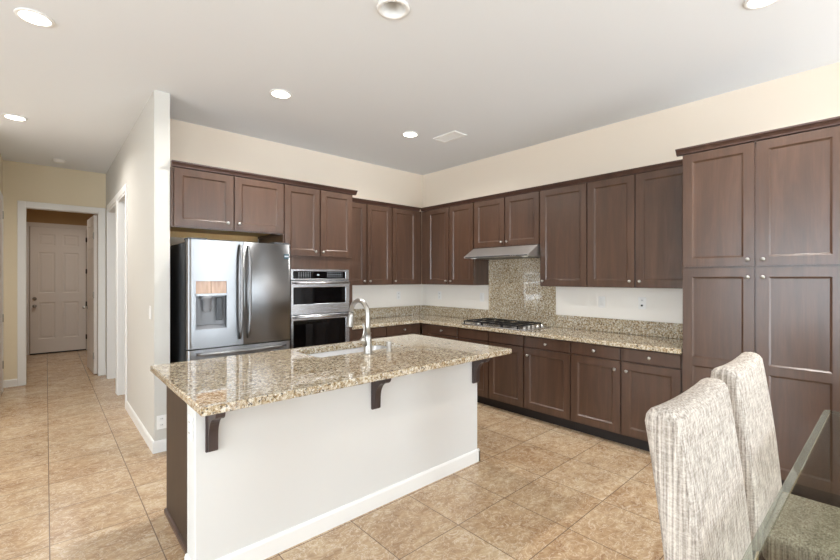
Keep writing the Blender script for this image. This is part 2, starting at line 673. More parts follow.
def six_panel(w_, h_, t=.04):
    st, mu = .115, .11
    pw = (w_ - 2 * st - mu) / 2
    rows = [(h_ * .11, h_ * .40), (h_ * .475, h_ * .80), (h_ * .855, h_ * .945)]
    cells = []
    for z0, z1 in rows:
        for x0 in (st, st + pw + mu):
            cells.append((round(x0, 5), round(z0, 5), round(x0 + pw, 5), round(z1, 5)))
    return panel_slab(w_, h_, t, cells, SIXP, True)


def hinge(parent, loc, m, rotz=0):
    h = bmesh.new()
    lathe(h, [(.008, -.05), (.008, .05)], n=10)
    bx(h, -.012, -.003, -.045, .012, .003, .045)
    obj('hinge', h, m, parent, loc, rotz)


def round_knob(parent, loc, m, r=.028, axis='-y', name='knob'):
    k = bmesh.new()
    lathe(k, [(.032, 0), (.03, .006), (.011, .01), (.011, .03), (r * .8, .036), (r, .048), (r * .85, .06), (.004, .066)], (0, 0, 0), axis, 18)
    obj(name, k, m, parent, loc)


# far door in the vestibule
d1 = struct('door_1', six_panel(.83, 2.43), 'door', None, (-.225, 10.845, .025))
round_knob(d1, (.062, 0, .905), 'nickel')
k = bmesh.new()
lathe(k, [(.032, 0), (.03, .012), (.014, .016), (.012, .03), (.0, .032)], axis='-y', n=18)
obj('deadbolt', k, 'nickel', d1, (.062, 0, 1.045))
for z in (.25, .92, 1.58, 2.22):
    hinge(d1, (.836, -.004, z), 'bronze')
obj('door_sweep', box(0, -.004, -.022, .83, .04, -.001), 'gasket', d1)
# open leaf in the hall opening, swung into the vestibule
d2 = struct('door_2', six_panel(.78, 2.41), 'door', None, (.578, 7.985, .012), PI / 2 + math.radians(2.5))
for z in (.28, 1.2, 2.1):
    hinge(d2, (-.006, .044, z), 'nickel')
round_knob(d2, (.72, .04, .98), 'nickel', .026, 'y')
round_knob(d2, (.72, 0, .98), 'nickel', .026, '-y')
# closed door in the left hall wall
d3 = struct('door_3', six_panel(.86, 2.44, .012), 'door', None, (-.4165, 6.71, .012), PI / 2)
for z in (.34, .94, 2.27):
    hinge(d3, (.866, -.004, z), 'nickel')


# ------------------------------------------------------------------ cabinets
def knob(parent, x, z, y=-.02):
    k = bmesh.new()
    lathe(k, [(.0075, 0), (.006, .012), (.0125, .018), (.0142, .0235), (.0115, .028), (.0, .030)], axis='-y', n=16)
    obj('knob', k, 'nickel', parent, (x, y, z))


def cab_door(parent, x0, x1, z0, z1, kn=None, mid=None, st=.062, name='door'):
    w_, h_ = x1 - x0, z1 - z0
    cells = [(st, st, round(w_ - st, 5), round(h_ - st, 5))]
    if mid:
        cells = [(st, st, round(w_ - st, 5), round(mid - z0 - .03, 5)), (st, round(mid - z0 + .03, 5), round(w_ - st, 5), round(h_ - st, 5))]
    d = obj(name, panel_slab(w_, h_, .019, cells, SHAKER), 'wood', parent, (x0, -.0195, z0))
    if kn:
        knob(d, kn[0] - x0, kn[1] - z0, 0)
    return d


def cab_drawer(parent, x0, x1, z0, z1, kn=True):
    d = obj('drawer' if kn else 'false_drawer_front', box(0, 0, 0, x1 - x0, .019, z1 - z0, .003), 'wood', parent, (x0, -.0195, z0))
    if kn:
        knob(d, (x1 - x0) / 2, (z1 - z0) / 2, 0)
    return d


RW = -PI / 2     # cabinets on the right wall face -X; local x then runs towards -Y
UX, UDEP = 4.005, .30        # upper carcass front on the right wall


def upper_r(label, ya, yb, z0, z1, doors, knobs):
    """ya > yb: left and right ends as seen; doors: (yl, yr) list; knobs: (y, z)"""
    t = thing('wall_cabinet', label, 'cabinet', (UX, ya, z0), RW, 'dark wood wall cabinets')
    obj('body', box(0, 0, 0, ya - yb - .001, UDEP, z1 - z0, .001), 'wood', t)
    for (l, r), kk in zip(doors, knobs):
        cab_door(t, ya - l, ya - r, .006, z1 - z0 - .004, (ya - kk[0], kk[1] - z0))
    return t


ZB, ZT = 1.38, 2.42
upper_r('two-door dark wood wall cabinet between the room corner and the range hood', 4.4065, 3.42, ZB, ZT, [(4.275, 3.858), (3.840, 3.428)], [(3.893, 1.43), (3.805, 1.43)])
upper_r('short two-door dark wood cabinet directly above the range hood', 3.419, 2.483, 1.838, ZT, [(3.405, 2.952), (2.938, 2.492)], [(2.985, 1.895), (2.905, 1.895)])
upper_r('single-door dark wood wall cabinet just right of the range hood', 2.482, 1.950, ZB, ZT, [(2.474, 1.956)], [(2.438, 1.438)])
upper_r('two-door dark wood wall cabinet beside the tall pantry', 1.949, 1.042, ZB, ZT, [(1.943, 1.502), (1.489, 1.048)], [(1.540, 1.44), (1.452, 1.44)])


def upper_b(label, xa, xb, doors, knobs, w_end=None):
    t = thing('wall_cabinet', label, 'cabinet', (xa, 4.4085, ZB), 0, 'dark wood wall cabinets')
    obj('body', box(0, 0, 0, xb - xa - .001, .30, ZT - ZB, .001), 'wood', t)
    for (l, r), kk in zip(doors, knobs):
        cab_door(t, l - xa, r - xa, .006, ZT - ZB - .004, (kk[0] - xa, kk[1] - ZB))
    return t


upper_b('two-door dark wood wall cabinet right beside the tall oven cabinet', 2.623, 3.452, [(2.63, 3.035), (3.051, 3.443)], [(2.998, 1.43), (3.088, 1.43)])
upper_b('single-door dark wood wall cabinet filling the corner on the refrigerator wall', 3.452, 4.0045, [(3.462, 3.897)], [(3.50, 1.43)])

# tall pieces on the refrigerator wall
TY = 4.07
t = thing('wall_cabinet', 'deep dark wood cabinet mounted above the stainless refrigerator', 'cabinet', (.792, TY, 1.91), 0, 'dark wood wall cabinets')
b = box(0, 0, .03, .996, .638, .515)
for p in ((0, 0, 0, .022, .638, .03), (.974, 0, 0, .996, .638, .03), (.022, 0, 0, .974, .02, .03)):
    bx(b, *p)
obj('body', b, 'wood', t)
obj('underside_panel', box(.022, .02, .022, .974, .636, .0295), 'raw', t)
obj('cleat', box(.022, .61, -.035, .974, .637, .0215), 'raw', t)
cab_door(t, .024, .509, .012, .5135, (.458, .068))
cab_door(t, .522, .993, .012, .5135, (.558, .068))

t = thing('oven_cabinet', 'tall dark wood cabinet that houses the built-in oven and microwave', 'cabinet', (1.79, TY, 0), 0)
b = bmesh.new()
bx(b, 0, 0, .0, .019, .638, 2.425)
bx(b, .811, 0, 0, .83, .638, 2.425)
bx(b, .019, .62, 0, .811, .638, 2.425)
bx(b, .019, 0, 1.70, .811, .62, 2.425)
bx(b, .019, 0, 1.565, .811, .02, 1.70)
bx(b, .019, 0, .10, .811, .62, .17)
bx(b, .019, 0, .17, .068, .02, 1.565)
bx(b, .776, 0, .17, .811, .02, 1.565)
obj('body', b, 'wood', t)
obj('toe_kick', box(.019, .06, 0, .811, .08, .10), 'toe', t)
cab_door(t, .012, .402, 1.705, 2.4235, (.352, 1.75))
cab_door(t, .418, .812, 1.705, 2.4235, (.44, 1.75))

# pantry on the right wall
PX = 3.70
t = thing('pantry_cabinet', 'tall dark wood pantry with four panelled doors behind the dining chairs', 'cabinet', (PX, 1.036, 0), RW)
b = box(0, 0, .105, .90, .605, 2.425)
obj('body', b, 'wood', t)
obj('toe_kick', box(0, .07, 0, .90, .60, .104), 'toe', t)
cab_door(t, .006, .446, 1.556, 2.4235, (.410, 1.60))
cab_door(t, .460, .896, 1.556, 2.4235, (.494, 1.60))
cab_door(t, .006, .446, .115, 1.541, (.410, 1.475), .835)
cab_door(t, .460, .896, .115, 1.541, (.494, 1.475), .835)

# base cabinets, right wall
BX = 3.72


def base_r(label, ya, yb, fronts):
    t = thing('base_cabinet', label, 'cabinet', (BX, ya, 0), RW, 'dark wood base cabinets')
    obj('body', box(0, 0, .108, ya - yb - .001, .585, .872), 'wood', t)
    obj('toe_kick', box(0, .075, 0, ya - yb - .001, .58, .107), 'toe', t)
    for f in fronts:
        if f[0] == 'door':
            cab_door(t, ya - f[1], ya - f[2], .122, .745, (ya - f[3], .672))
        else:
            cab_drawer(t, ya - f[1], ya - f[2], .757, .862, f[0] == 'drawer')
    return t


base_r('one-drawer dark wood base cabinet in the corner under the range wall counter', 4.09, 3.421, [('drawer', 3.955, 3.430), ('door', 3.955, 3.430, 3.48)])
base_r('wide dark wood base cabinet under the gas cooktop with blank drawer fronts', 3.420, 2.492, [('blank', 3.411, 2.962), ('blank', 2.950, 2.500), ('door', 3.411, 2.962, 3.01), ('door', 2.950, 2.500, 2.90)])
base_r('narrow one-door dark wood base cabinet just right of the cooktop base', 2.491, 1.972, [('drawer', 2.483, 1.979), ('door', 2.483, 1.979, 2.44)])
base_r('two-door two-drawer dark wood base cabinet beside the pantry', 1.971, 1.040, [('drawer', 1.964, 1.515), ('drawer', 1.497, 1.050), ('door', 1.964, 1.515, 1.555), ('door', 1.497, 1.050, 1.455)])


def base_b(label, xa, xb, drawers):
    t = thing('base_cabinet', label, 'cabinet', (xa, 4.12, 0), 0, 'dark wood base cabinets')
    obj('body', box(0, 0, .108, xb - xa - .001, .585, .872), 'wood', t)
    obj('toe_kick', box(0, .075, 0, xb - xa - .001, .58, .107), 'toe', t)
    for l, r in drawers:
        cab_drawer(t, l - xa, r - xa, .757, .862)
        cab_door(t, l - xa, r - xa, .122, .745, (r - xa - .04, .672))
    return t


base_b('dark wood base cabinet right beside the tall oven cabinet', 2.622, 3.134, [(2.63, 3.124)])
base_b('dark wood base cabinet in the corner on the refrigerator wall', 3.134, 3.715, [(3.147, 3.690)])

# crown mouldings
CR = [(.018, 0), (-.009, .003), (-.012, .012), (-.024, .030), (-.033, .036), (-.036, .046), (.018, .046)]


def crown(label, runs):
    b = bmesh.new()
    for kind, c, a0, a1 in runs:
        if kind == 'R':
            prism(b, [(c + o, ZTC + z) for o, z in CR], a0, a1, 'y')
        elif kind == 'B':
            prism(b, [(c + o, ZTC + z) for o, z in CR], a0, a1, 'x')
        elif kind == 'P':   # return on a +Y end
            prism(b, [(c - o, ZTC + z) for o, z in CR], a0, a1, 'x')
        elif kind == 'X':   # return on a +X end
            prism(b, [(c - o, ZTC + z) for o, z in CR], a0, a1, 'y')
    return tag(obj('crown_moulding', b, 'wood_h'), label, 'moulding', 'dark crown mouldings')


ZTC = 2.4168
crown('dark crown moulding along the wall cabinets on both sides of the corner', [('R', 3.986, 1.09, 4.388), ('B', 4.389, 2.67, 3.94)])
ZTC = 2.4256
crown('dark crown moulding above the refrigerator and oven cabinets', [('B', 4.05, .792, 2.656), ('X', 2.62, 4.05, 4.70)])
crown('dark crown moulding along the top of the tall pantry', [('R', 3.68, .136, 1.072), ('P', 1.036, 3.68, 4.30)])

# ------------------------------------------------------------------ worktops and backsplashes
def slab(outer, z0, z1, hole=None, e=.005):
    bm = bmesh.new()

    def inset(poly, d):
        n = len(poly)
        out = []
        for i in range(n):
            p0, p1, p2 = Vector(poly[i - 1]), Vector(poly[i]), Vector(poly[(i + 1) % n])
            n1 = (p1 - p0).normalized()
            n2 = (p2 - p1).normalized()
            a = Vector((-n1.y, n1.x))
            c = Vector((-n2.y, n2.x))
            k = (a + c)
            out.append(p1 + k * (d / max(.2, k.dot(a))))
        return out
    loops = [(inset(outer, e), z1), (outer, z1 - e), (outer, z0 + e), (inset(outer, e), z0)]
    rows = [[bm.verts.new((p[0], p[1], z)) for p in l] for l, z in loops]
    n = len(outer)
    for a, c in zip(rows, rows[1:]):
        for i in range(n):
            bm.faces.new((a[i], a[(i + 1) % n], c[(i + 1) % n], c[i]))
    if hole:
        hr = [[bm.verts.new((p[0], p[1], z)) for p in hole] for z in (z1, z0)]
        m_ = len(hole)
        for i in range(m_):
            bm.faces.new((hr[0][i], hr[0][(i + 1) % m_], hr[1][(i + 1) % m_], hr[1][i]))
        for r, h in ((rows[0], hr[0]), (rows[-1], hr[1])):
            eds = []
            for l in (r, h):
                for i in range(len(l)):
                    eds.append(bm.edges.get((l[i], l[(i + 1) % len(l)])))
            bmesh.ops.triangle_fill(bm, use_beauty=True, edges=eds)
    else:
        bm.faces.new(rows[0])
        bm.faces.new(rows[-1][::-1])
    return bm


tag(obj('countertop', slab([(2.6225, 4.075), (3.675, 4.075), (3.675, 1.04), (4.306, 1.04), (4.306, 4.708), (2.6225, 4.708)], .874, .914), 'granite'),
    'speckled granite worktop along the back and range walls carrying the cooktop', 'countertop')
SINK = rounded(1.41, 2.615, 2.20, 2.995, .05)
tag(obj('countertop', slab([(.492, 1.943), (2.722, 1.943), (2.722, 3.11), (.492, 3.11)], .874, .914, SINK), 'granite'),
    'large polished granite island top with undermount sink cut into it', 'countertop')


def splash(name, label, *p):
    tag(obj(name, box(*p, .002), 'granite'), label, 'backsplash')


splash('backsplash', 'low granite upstand on the refrigerator wall between oven cabinet and corner', 2.6225, 4.688, .915, 4.306, 4.7085, 1.055)
splash('backsplash', 'low granite upstand on the range wall between corner and cooktop', 4.286, 3.423, .915, 4.3065, 4.686, 1.055)
splash('backsplash', 'full-height granite panel behind the gas cooktop under the hood', 4.286, 2.470, .915, 4.3065, 3.421, 1.705)
splash('backsplash', 'low granite upstand on the range wall between cooktop and pantry', 4.286, 1.04, .915, 4.3065, 2.468, 1.055)

struct('ceiling', slab([(-4.2, -3.6), (4.6, -3.6), (4.6, 11.2), (-4.2, 11.2)], H, H + .1,
                      [(CAN[0] + .068 * math.cos(2 * PI * k / 32), CAN[1] + .068 * math.sin(2 * PI * k / 32)) for k in range(32)], .001), 'ceil')

# ------------------------------------------------------------------ island
t = thing('kitchen_island', 'kitchen island with white front wall and dark wood end panel', 'island', (1.55, 2.6, 0))
I = Matrix.Translation((-1.55, -2.6, 0))


def isl(name, bm, m):
    bm.transform(I)
    return obj(name, bm, m, t)


isl('half_wall', box(.522, 2.167, 0, 2.575, 2.313, .873, .004), 'white_wall')
b = bmesh.new()
base_x(b, 2.167, .509, 2.588, -1)
base_y(b, .522, 2.154, 2.313, -1)
base_y(b, 2.575, 2.154, 2.313, 1)
isl('baseboard', b, 'trim')
for x0, x1 in ((.562, .58), (2.532, 2.55)):
    isl('end_panel', box(x0, 2.3135, 0, x1, 3.0, .873), 'panelwood')
isl('cabinet_body', box(.5805, 2.3135, .105, 2.5315, 2.98, .66), 'wood')
for x0, x1 in ((.5805, 1.36), (2.25, 2.5315)):
    isl('cabinet_side', box(x0, 2.3135, .6605, x1, 2.98, .873), 'wood')
isl('false_front', box(.58, 3.013, .75, 2.532, 3.019, .873), 'wood')
b = bmesh.new()
prism(b, [(.5615, 0), (.549, 0), (.549, .018), (.553, .026), (.5615, .028)], 2.3135, 3.004, 'y')
isl('base_moulding', b, 'wood_h')
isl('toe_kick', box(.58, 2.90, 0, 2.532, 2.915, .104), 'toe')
for i in range(4):
    x0 = .585 + i * .487
    dd = panel_slab(.48, .62, .019, [(.062, .062, .418, .558)], SHAKER)
    dd.transform(Matrix.Translation((x0 + .48 - 1.55, 3.0 - 2.6, .125)) @ Matrix.Rotation(PI, 4, 'Z'))
    obj('door', dd, 'wood', t)


def corbel_bm(x):
    bm = bmesh.new()
    prof = [(0, .872), (0, .644), (-.034, .644), (-.038, .652), (-.040, .715)]
    for k in range(1, 9):          # concave sweep out to the nose
        a = k / 8 * PI / 2
        prof.append((-.040 - .085 * (1 - math.cos(a)), .715 + .105 * math.sin(a)))
    prof += [(-.132, .824), (-.142, .832), (-.148, .846), (-.148, .872)]
    prism(bm, [(2.1665 + p[0], p[1]) for p in prof], x + .006, x + .048, 'x')
    bx(bm, x, 2.150, .636, x + .055, 2.1665, .872, .002)
    return bm


for x in (.566, 1.533, 2.505):
    isl('corbel', corbel_bm(x), 'corbel' if 'corbel' in M else 'wood_h')

# sink, faucet, dispenser
sk = thing('kitchen_sink', 'stainless undermount sink set in the granite island top', 'sink', (1.805, 2.805, .70))
b = bmesh.new()
lo = [(rounded(1.395, 2.60, 2.215, 3.010, .055), .8735), (rounded(1.405, 2.61, 2.205, 3.0, .055), .8735), (rounded(1.41, 2.615, 2.20, 2.995, .055), .866),
      (rounded(1.415, 2.62, 2.195, 2.99, .055), .72), (rounded(1.44, 2.645, 2.17, 2.965, .05), .70), (rounded(1.79, 2.79, 1.82, 2.82, .01), .697)]
rows = [[b.verts.new((p[0] - 1.805, p[1] - 2.805, z - .70)) for p in l] for l, z in lo]
for a, c in zip(rows, rows[1:]):
    for i in range(len(a)):
        f = b.faces.new((a[i], a[(i + 1) % len(a)], c[(i + 1) % len(a)], c[i]))
        f.smooth = True
b.faces.new(rows[-1])
obj('basin', b, 'sink', sk)
obj('drain', lathe(bmesh.new(), [(.045, 0), (.042, .004), (.03, .002), (.0, .001)], (0, 0, -.0015)), 'nickel', sk)

fa = thing('kitchen_faucet', 'tall brushed nickel gooseneck faucet beside the island sink', 'faucet', (1.765, 2.535, .914))
obj('base', lathe(bmesh.new(), [(.034, 0), (.034, .006), (.030, .012), (.029, .05), (.027, .10), (.026, .125), (.020, .14)]), 'nickel', fa)
pts = [(0, 0, .13), (0, 0, .20), (0, 0, .278)]
for k in range(1, 15):
    a = k / 14 * math.radians(172)
    pts.append((0, .112 - .112 * math.cos(a), .278 + .108 * math.sin(a)))
obj('spout', tube(bmesh.new(), pts, [.020, .019] + [.0175] * (len(pts) - 2), 14), 'nickel', fa)
obj('spray_head', tube(bmesh.new(), [(0, .222, .288), (0, .225, .26), (0, .229, .228), (0, .233, .19), (0, .234, .178)], [.0185, .0195, .023, .027, .025], 16), 'nickel', fa)
lv = obj('lever', tube(bmesh.new(), [(-.015, 0, .065), (-.042, 0, .10), (-.050, 0, .112), (-.053, 0, .116)], [.021, .021, .020, .010], 14), 'nickel', fa)
obj('lever_arm', tube(bmesh.new(), [(-.046, 0, .110), (-.038, -.003, .15), (-.033, -.003, .18), (-.037, -.003, .205), (-.046, -.003, .222)], [.009, .0075, .0065, .0075, .005], 10), 'nickel', lv)
ag = obj('air_gap', lathe(bmesh.new(), [(.023, 0), (.023, .004), (.019, .006), (.019, .068), (.016, .074), (.0, .075)]), 'nickel', None, (1.935, 2.50, .914))
tag(ag, 'small nickel air gap cylinder on the island beside the faucet', 'air gap')

# ------------------------------------------------------------------ refrigerator
fr = thing('refrigerator', 'stainless french door refrigerator with water dispenser in left door', 'refrigerator', (.87, 3.85, 0))
FW = .912
b = box(.004, .085, .03, FW - .004, .80, 1.775, .004)
obj('body', b, 'darkgrey', fr)
obj('grille', box(.02, .05, .012, FW - .02, .084, .09), 'gasket', fr)
for x in (.06, FW - .06):
    for y in (.15, .72):
        obj('foot', lathe(bmesh.new(), [(.02, 0), (.02, .03)], (x, y, 0)), 'gasket', fr)
for x0, x1 in ((.01, .16), (FW - .16, FW - .01)):
    obj('hinge_cover', box(x0, .03, 1.7955, x1, .16, 1.812, .004), 'darkgrey', fr)


def door_plan(w_, t=.08, rl=.03, rr=.012, n=6):
    pts = []
    for k in range(n + 1):
        a = PI + PI / 2 * k / n
        pts.append((rl + rl * math.cos(a), rl + rl * math.sin(a)))
    for k in range(n + 1):
        a = 1.5 * PI + PI / 2 * k / n
        pts.append((w_ - rr + rr * math.cos(a), rr + rr * math.sin(a)))
    return pts + [(w_, t), (0, t)]


def shade_arcs(bm):
    for f in bm.faces:
        f.smooth = abs(f.normal.z) < .5
    return bm


DW = .4625
LD = obj('door', bmesh.new(), 'steel', fr)
b = bmesh.new()
z0, z1, za, zb = .872, 1.795, 1.025, 1.448
da, db = .058, .316
plan = door_plan(DW)
prism(b, plan, z0, za, 'z')
prism(b, plan, zb, z1, 'z')
lp = [p for p in plan if p[0] <= .0301 and p[1] < .079] + [(da, 0), (da, .08), (0, .08)]
prism(b, lp, za, zb, 'z')
prism(b, [(db, 0)] + [p for p in plan if p[0] > .4 and p[1] < .079] + [(DW, .08), (db, .08)], za, zb, 'z')
bx(b, da, .07, za, db, .08, zb)
bmesh.ops.recalc_face_normals(b, faces=list(b.faces))
b.to_mesh(LD.data)
b.free()
f_ = bmesh.new()
bx(f_, da, -.003, 1.318, db, .03, 1.336)
bx(f_, da, -.003, 1.444, db, .03, zb)
bx(f_, da, -.003, za, da + .006, .03, 1.444)
bx(f_, db - .006, -.003, za, db, .03, 1.444)
bx(f_, da, -.003, za, db, .03, za + .008)
obj('dispenser_frame', f_, 'steel', LD)
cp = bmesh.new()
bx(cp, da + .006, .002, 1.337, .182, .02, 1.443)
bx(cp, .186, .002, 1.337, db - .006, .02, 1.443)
obj('dispenser_control_panel', cp, 'woodreflection', LD)
rc = bmesh.new()
bx(rc, da + .006, .0665, za + .008, db - .006, .0695, 1.318)
prism(rc, [(.004, za + .008), (.066, za + .008), (.066, za + .04)], da + .006, db - .006, 'x')
obj('dispenser_recess', rc, 'plasticgrey', LD)
nz = bmesh.new()
lathe(nz, [(.05, 0), (.05, .03), (.036, .036), (.034, .12), (.03, .135)], (.16, .038, 1.318), '-z', 18)
obj('dispenser_nozzle', nz, 'plasticgrey', LD)
obj('dispenser_paddle', box(.235, .03, 1.10, .285, .05, 1.30, .004), 'darkgrey', LD)


def bowed(x, z0, z1, out, r):
    pts = []
    for k in range(13):
        u = k / 12
        pts.append((x, -.012 - out * (1 - (2 * u - 1) ** 4) ** .8, z0 + (z1 - z0) * u))
    b = tube(bmesh.new(), pts, r, 12)
    return b


obj('handle', bowed(DW - .042, .93, 1.765, .05, .013), 'steel', LD)
RD = obj('door', shade_arcs(prism(bmesh.new(), [(DW - p[0], p[1]) for p in door_plan(DW - .008 + .008)][::-1], .872, 1.795, 'z')), 'steel', fr, (FW - DW, 0, 0))
obj('handle', bowed(.042, .93, 1.765, .05, .013), 'steel', RD)
obj('badge', box(.385, -.0025, 1.655, .435, -.0003, 1.70, .001), 'badge', RD)
obj('badge_bar', box(.39, -.0035, 1.672, .43, -.0026, 1.684), 'display', RD)
FD = obj('freezer_drawer', bmesh.new(), 'steel', fr)
b = prism(bmesh.new(), door_plan(FW, .08, .03, .03), .10, .862, 'z')
bmesh.ops.recalc_face_normals(b, faces=list(b.faces))
b.to_mesh(FD.data)
b.free()
pts = []
for k in range(15):
    u = k / 14
    pts.append((.07 + (FW - .14) * u, -.012 - .05 * (1 - (2 * u - 1) ** 4) ** .8, .825))
obj('handle', tube(bmesh.new(), pts, .012, 12), 'steel', FD)

# ------------------------------------------------------------------ built-in oven and microwave
ov = thing('wall_oven', 'built-in stainless microwave and oven stack in the tall cabinet', 'oven', (1.862, 4.068, 0))
OW = .70
obj('body', box(.004, .004, .176, OW - .004, .55, 1.555), 'darkgrey', ov)
fr_ = bmesh.new()
bx(fr_, 0, -.022, 1.450, OW, -.001, 1.464, .002)
bx(fr_, 0, -.022, 1.542, OW, -.001, 1.562, .002)
bx(fr_, 0, -.022, 1.464, .028, -.001, 1.542, .002)
bx(fr_, OW - .048, -.022, 1.464, OW, -.001, 1.542, .002)
obj('trim_frame', fr_, 'steelx', ov)
cp = obj('control_panel', box(.028, -.020, 1.464, OW - .048, -.001, 1.542), 'blackglass', ov)
for x0, w_ in ((.075, .15), (.42, .19)):
    obj('keypad', box(x0, -.0208, 1.474, x0 + w_, -.0202, 1.532), 'keys', cp)
obj('display', box(.30, -.0208, 1.496, .325, -.0202, 1.510), 'display', cp)


def oven_door(name, z0, z1, hz, wz0, wz1):
    d = bmesh.new()
    y0 = -.03
    bx(d, 0, y0, wz1, OW, -.001, z1, .003)
    bx(d, 0, y0, z0, OW, -.001, wz0, .003)
    bx(d, 0, y0, wz0 - .002, .028, -.001, wz1 + .002, .002)
    bx(d, OW - .05, y0, wz0 - .002, OW, -.001, wz1 + .002, .002)
    o = obj(name, d, 'steelx', ov)
    obj('window', box(.028, y0 + .003, wz0, OW - .05, -.002, wz1), 'blackglass', o)
    h = bmesh.new()
    tube(h, [(.02, y0 - .042, hz), (OW / 2, y0 - .042, hz), (OW - .02, y0 - .042, hz)], .0115, 14)
    for x in (.045, OW - .045):
        bx(h, x - .009, y0 - .038, hz - .009, x + .009, y0 + .001, hz + .009, .002)
    obj('handle', h, 'steelx', o)


oven_door('microwave_door', 1.088, 1.440, 1.418, 1.195, 1.372)
oven_door('oven_door', .185, 1.078, 1.060, .36, 1.028)

# ------------------------------------------------------------------ range hood
hd = thing('range_hood', 'slim stainless range hood under the short wall cabinet', 'hood', (4.305, 2.95, 1.708))
b = bmesh.new()
prism(b, [(0, 0), (-.515, 0), (-.517, .004), (-.517, .018), (-.335, .126), (0, .126)], -.462, .453, 'y')
obj('canopy', b, 'hoodsteel', hd)
obj('front_rail', box(-.5195, -.44, .002, -.5172, .43, .014), 'darkgrey', hd)
obj('filter', box(-.42, -.36, -.006, -.08, .36, -.0005), 'filter', hd)
for y in (-.40, .40):
    obj('lamp_lens', lathe(bmesh.new(), [(.035, 0), (.033, .006), (0, .007)], (-.44, y * .9, -.0002), '-z'), 'plate', hd)
for k in range(3):
    obj('button', box(-.5215, -.30 + k * .03, .005, -.5196, -.285 + k * .03, .012), 'nickel', hd)

# ------------------------------------------------------------------ cooktop
ck = thing('gas_cooktop', 'stainless gas cooktop with black cast iron grates on range counter', 'cooktop', (3.95, 2.93, .9145))
b = bmesh.new()
bx(b, -.235, -.45, 0, .265, .45, .010, .003)
obj('tray', b, 'steelx', ck)
for bxx, byy, r in ((-.11, .28, .045), (.13, .28, .04), (.01, 0.02, .058), (-.11, -.24, .04), (.13, -.24, .045)):
    bu = obj('burner', lathe(bmesh.new(), [(r, 0), (r, .012), (r * .8, .016)], (bxx, byy, .0102)), 'nickel', ck)
    obj('burner_cap', lathe(bmesh.new(), [(r * .85, 0), (r * .85, .006), (r * .7, .009), (0, .009)], (bxx, byy, .0264)), 'black', bu)
for y0, y1 in ((.155, .43), (-.125, .15), (-.34, -.13)):
    g = bmesh.new()
    x0, x1 = -.215, .245
    for y in (y0, y1 - .012):
        bx(g, x0, y, .034, x1, y + .012, .048, .002)
    for x in (x0, (x0 + x1) / 2 - .006, x1 - .012):
        bx(g, x, y0, .034, x + .012, y1, .048, .002)
    ym = (y0 + y1) / 2
    bx(g, x0, ym - .006, .036, x1, ym + .006, .050, .002)
    for x in (x0, x1 - .012):
        for y in (y0, y1 - .012):
            bx(g, x, y, .0102, x + .012, y + .012, .036)
    obj('grate', g, 'black', ck)
for k in range(5):
    obj('knob', lathe(bmesh.new(), [(.021, 0), (.02, .004), (.016, .006), (.0155, .026), (.013, .029), (0, .029)], (-.17 + k * .085, -.395, .0102), 'z', 16), 'nickel', ck)

# ------------------------------------------------------------------ ceiling fixtures
def can_light(x, y, lit, label, watt=14):
    t = thing('recessed_light', label, 'ceiling light', (x, y, H), 0, 'recessed ceiling lights')
    if lit:
        obj('trim_ring', lathe(bmesh.new(), [(.073, 0), (.092, .001), (.094, .004), (.090, .008), (.076, .010), (.073, .008)], (0, 0, -.0005), '-z', 32, cap=False), 'plate', t)
        obj('diffuser', lathe(bmesh.new(), [(.073, 0), (.073, .006), (.06, .0075), (0, .008)], (0, 0, -.0005), '-z', 32), 'lamp', t)
        l = bpy.data.lights.new('downlight', 'AREA')
        l.shape, l.size, l.energy, l.color = 'DISK', .14, watt, (1.0, .97, .93)
        l.spread = math.radians(155)
        o = bpy.data.objects.new('downlight', l)
        COL.objects.link(o)
        o.parent = t
        o.location = (0, 0, -.012)
    else:
        b = lathe(bmesh.new(), [(.096, 0), (.096, .004), (.092, .010), (.085, .012), (.072, .010), (.0675, .003), (.067, 0)], (0, 0, -.0005), '-z', 32, cap=False)
        obj('trim_ring', b, 'plate', t)
        obj('baffle', lathe(bmesh.new(), [(.0665, -.004), (.064, .02), (.056, .088)], (0, 0, 0), 'z', 32, cap=False), 'plate', t)
        obj('bulb', lathe(bmesh.new(), [(.0555, .088), (.053, .078), (.044, .072), (0, .070)], (0, 0, 0), 'z', 32), 'bulbgrey', t)


can_light(-.05, 3.43, True, 'lit recessed ceiling light nearest the top left corner of the photo', 2)
can_light(1.495, 3.44, True, 'lit recessed ceiling light in front of the refrigerator cabinets')
can_light(2.97, 3.455, True, 'lit recessed ceiling light beside the ceiling air vent')
can_light(-.225, 5.69, True, 'lit recessed ceiling light over the entrance to the hallway', 15)
can_light(.2, 9.3, True, 'added recessed ceiling light in the small room beyond the open hallway door', 8)  # unseen fixture, added to brighten the vestibule door
can_light(3.01, .44, True, 'lit recessed ceiling light cut by the top edge, in front of the pantry')
can_light(1.51, 1.91, False, 'unlit recessed ceiling light with white bulb above the island')

v = thing('ceiling_vent', 'white rectangular air vent in the ceiling near the corner', 'vent', (3.345, 3.22, H))
b = bmesh.new()
for p in ((-.10, -.17, .10, -.145), (-.10, .145, .10, .17), (-.10, -.145, -.078, .145), (.078, -.145, .10, .145)):
    bx(b, p[0], p[1], -.013, p[2], p[3], -.0005, .003)
obj('frame', b, 'plate', v)
b = bmesh.new()
for k in range(9):
    y = -.135 + k * .0335
    prism(b, [(y, -.002), (y + .003, -.001), (y + .022, -.008), (y + .019, -.009)], -.077, .077, 'x')
obj('louvre', b, 'trim', v)
obj('gap_shade', box(-.078, -.145, -.0012, .078, .145, -.0004), 'plasticgrey', v)  # flat grey sheet, shade between the louvres put into its colour
sd = thing('smoke_detector', 'small round white smoke detector on the hallway ceiling', 'smoke detector', (.13, 7.36, H))
obj('body', lathe(bmesh.new(), [(.062, 0.0005), (.062, .012), (.056, .03), (.04, .036), (0, .037)], axis='-z', n=28), 'plate', sd)
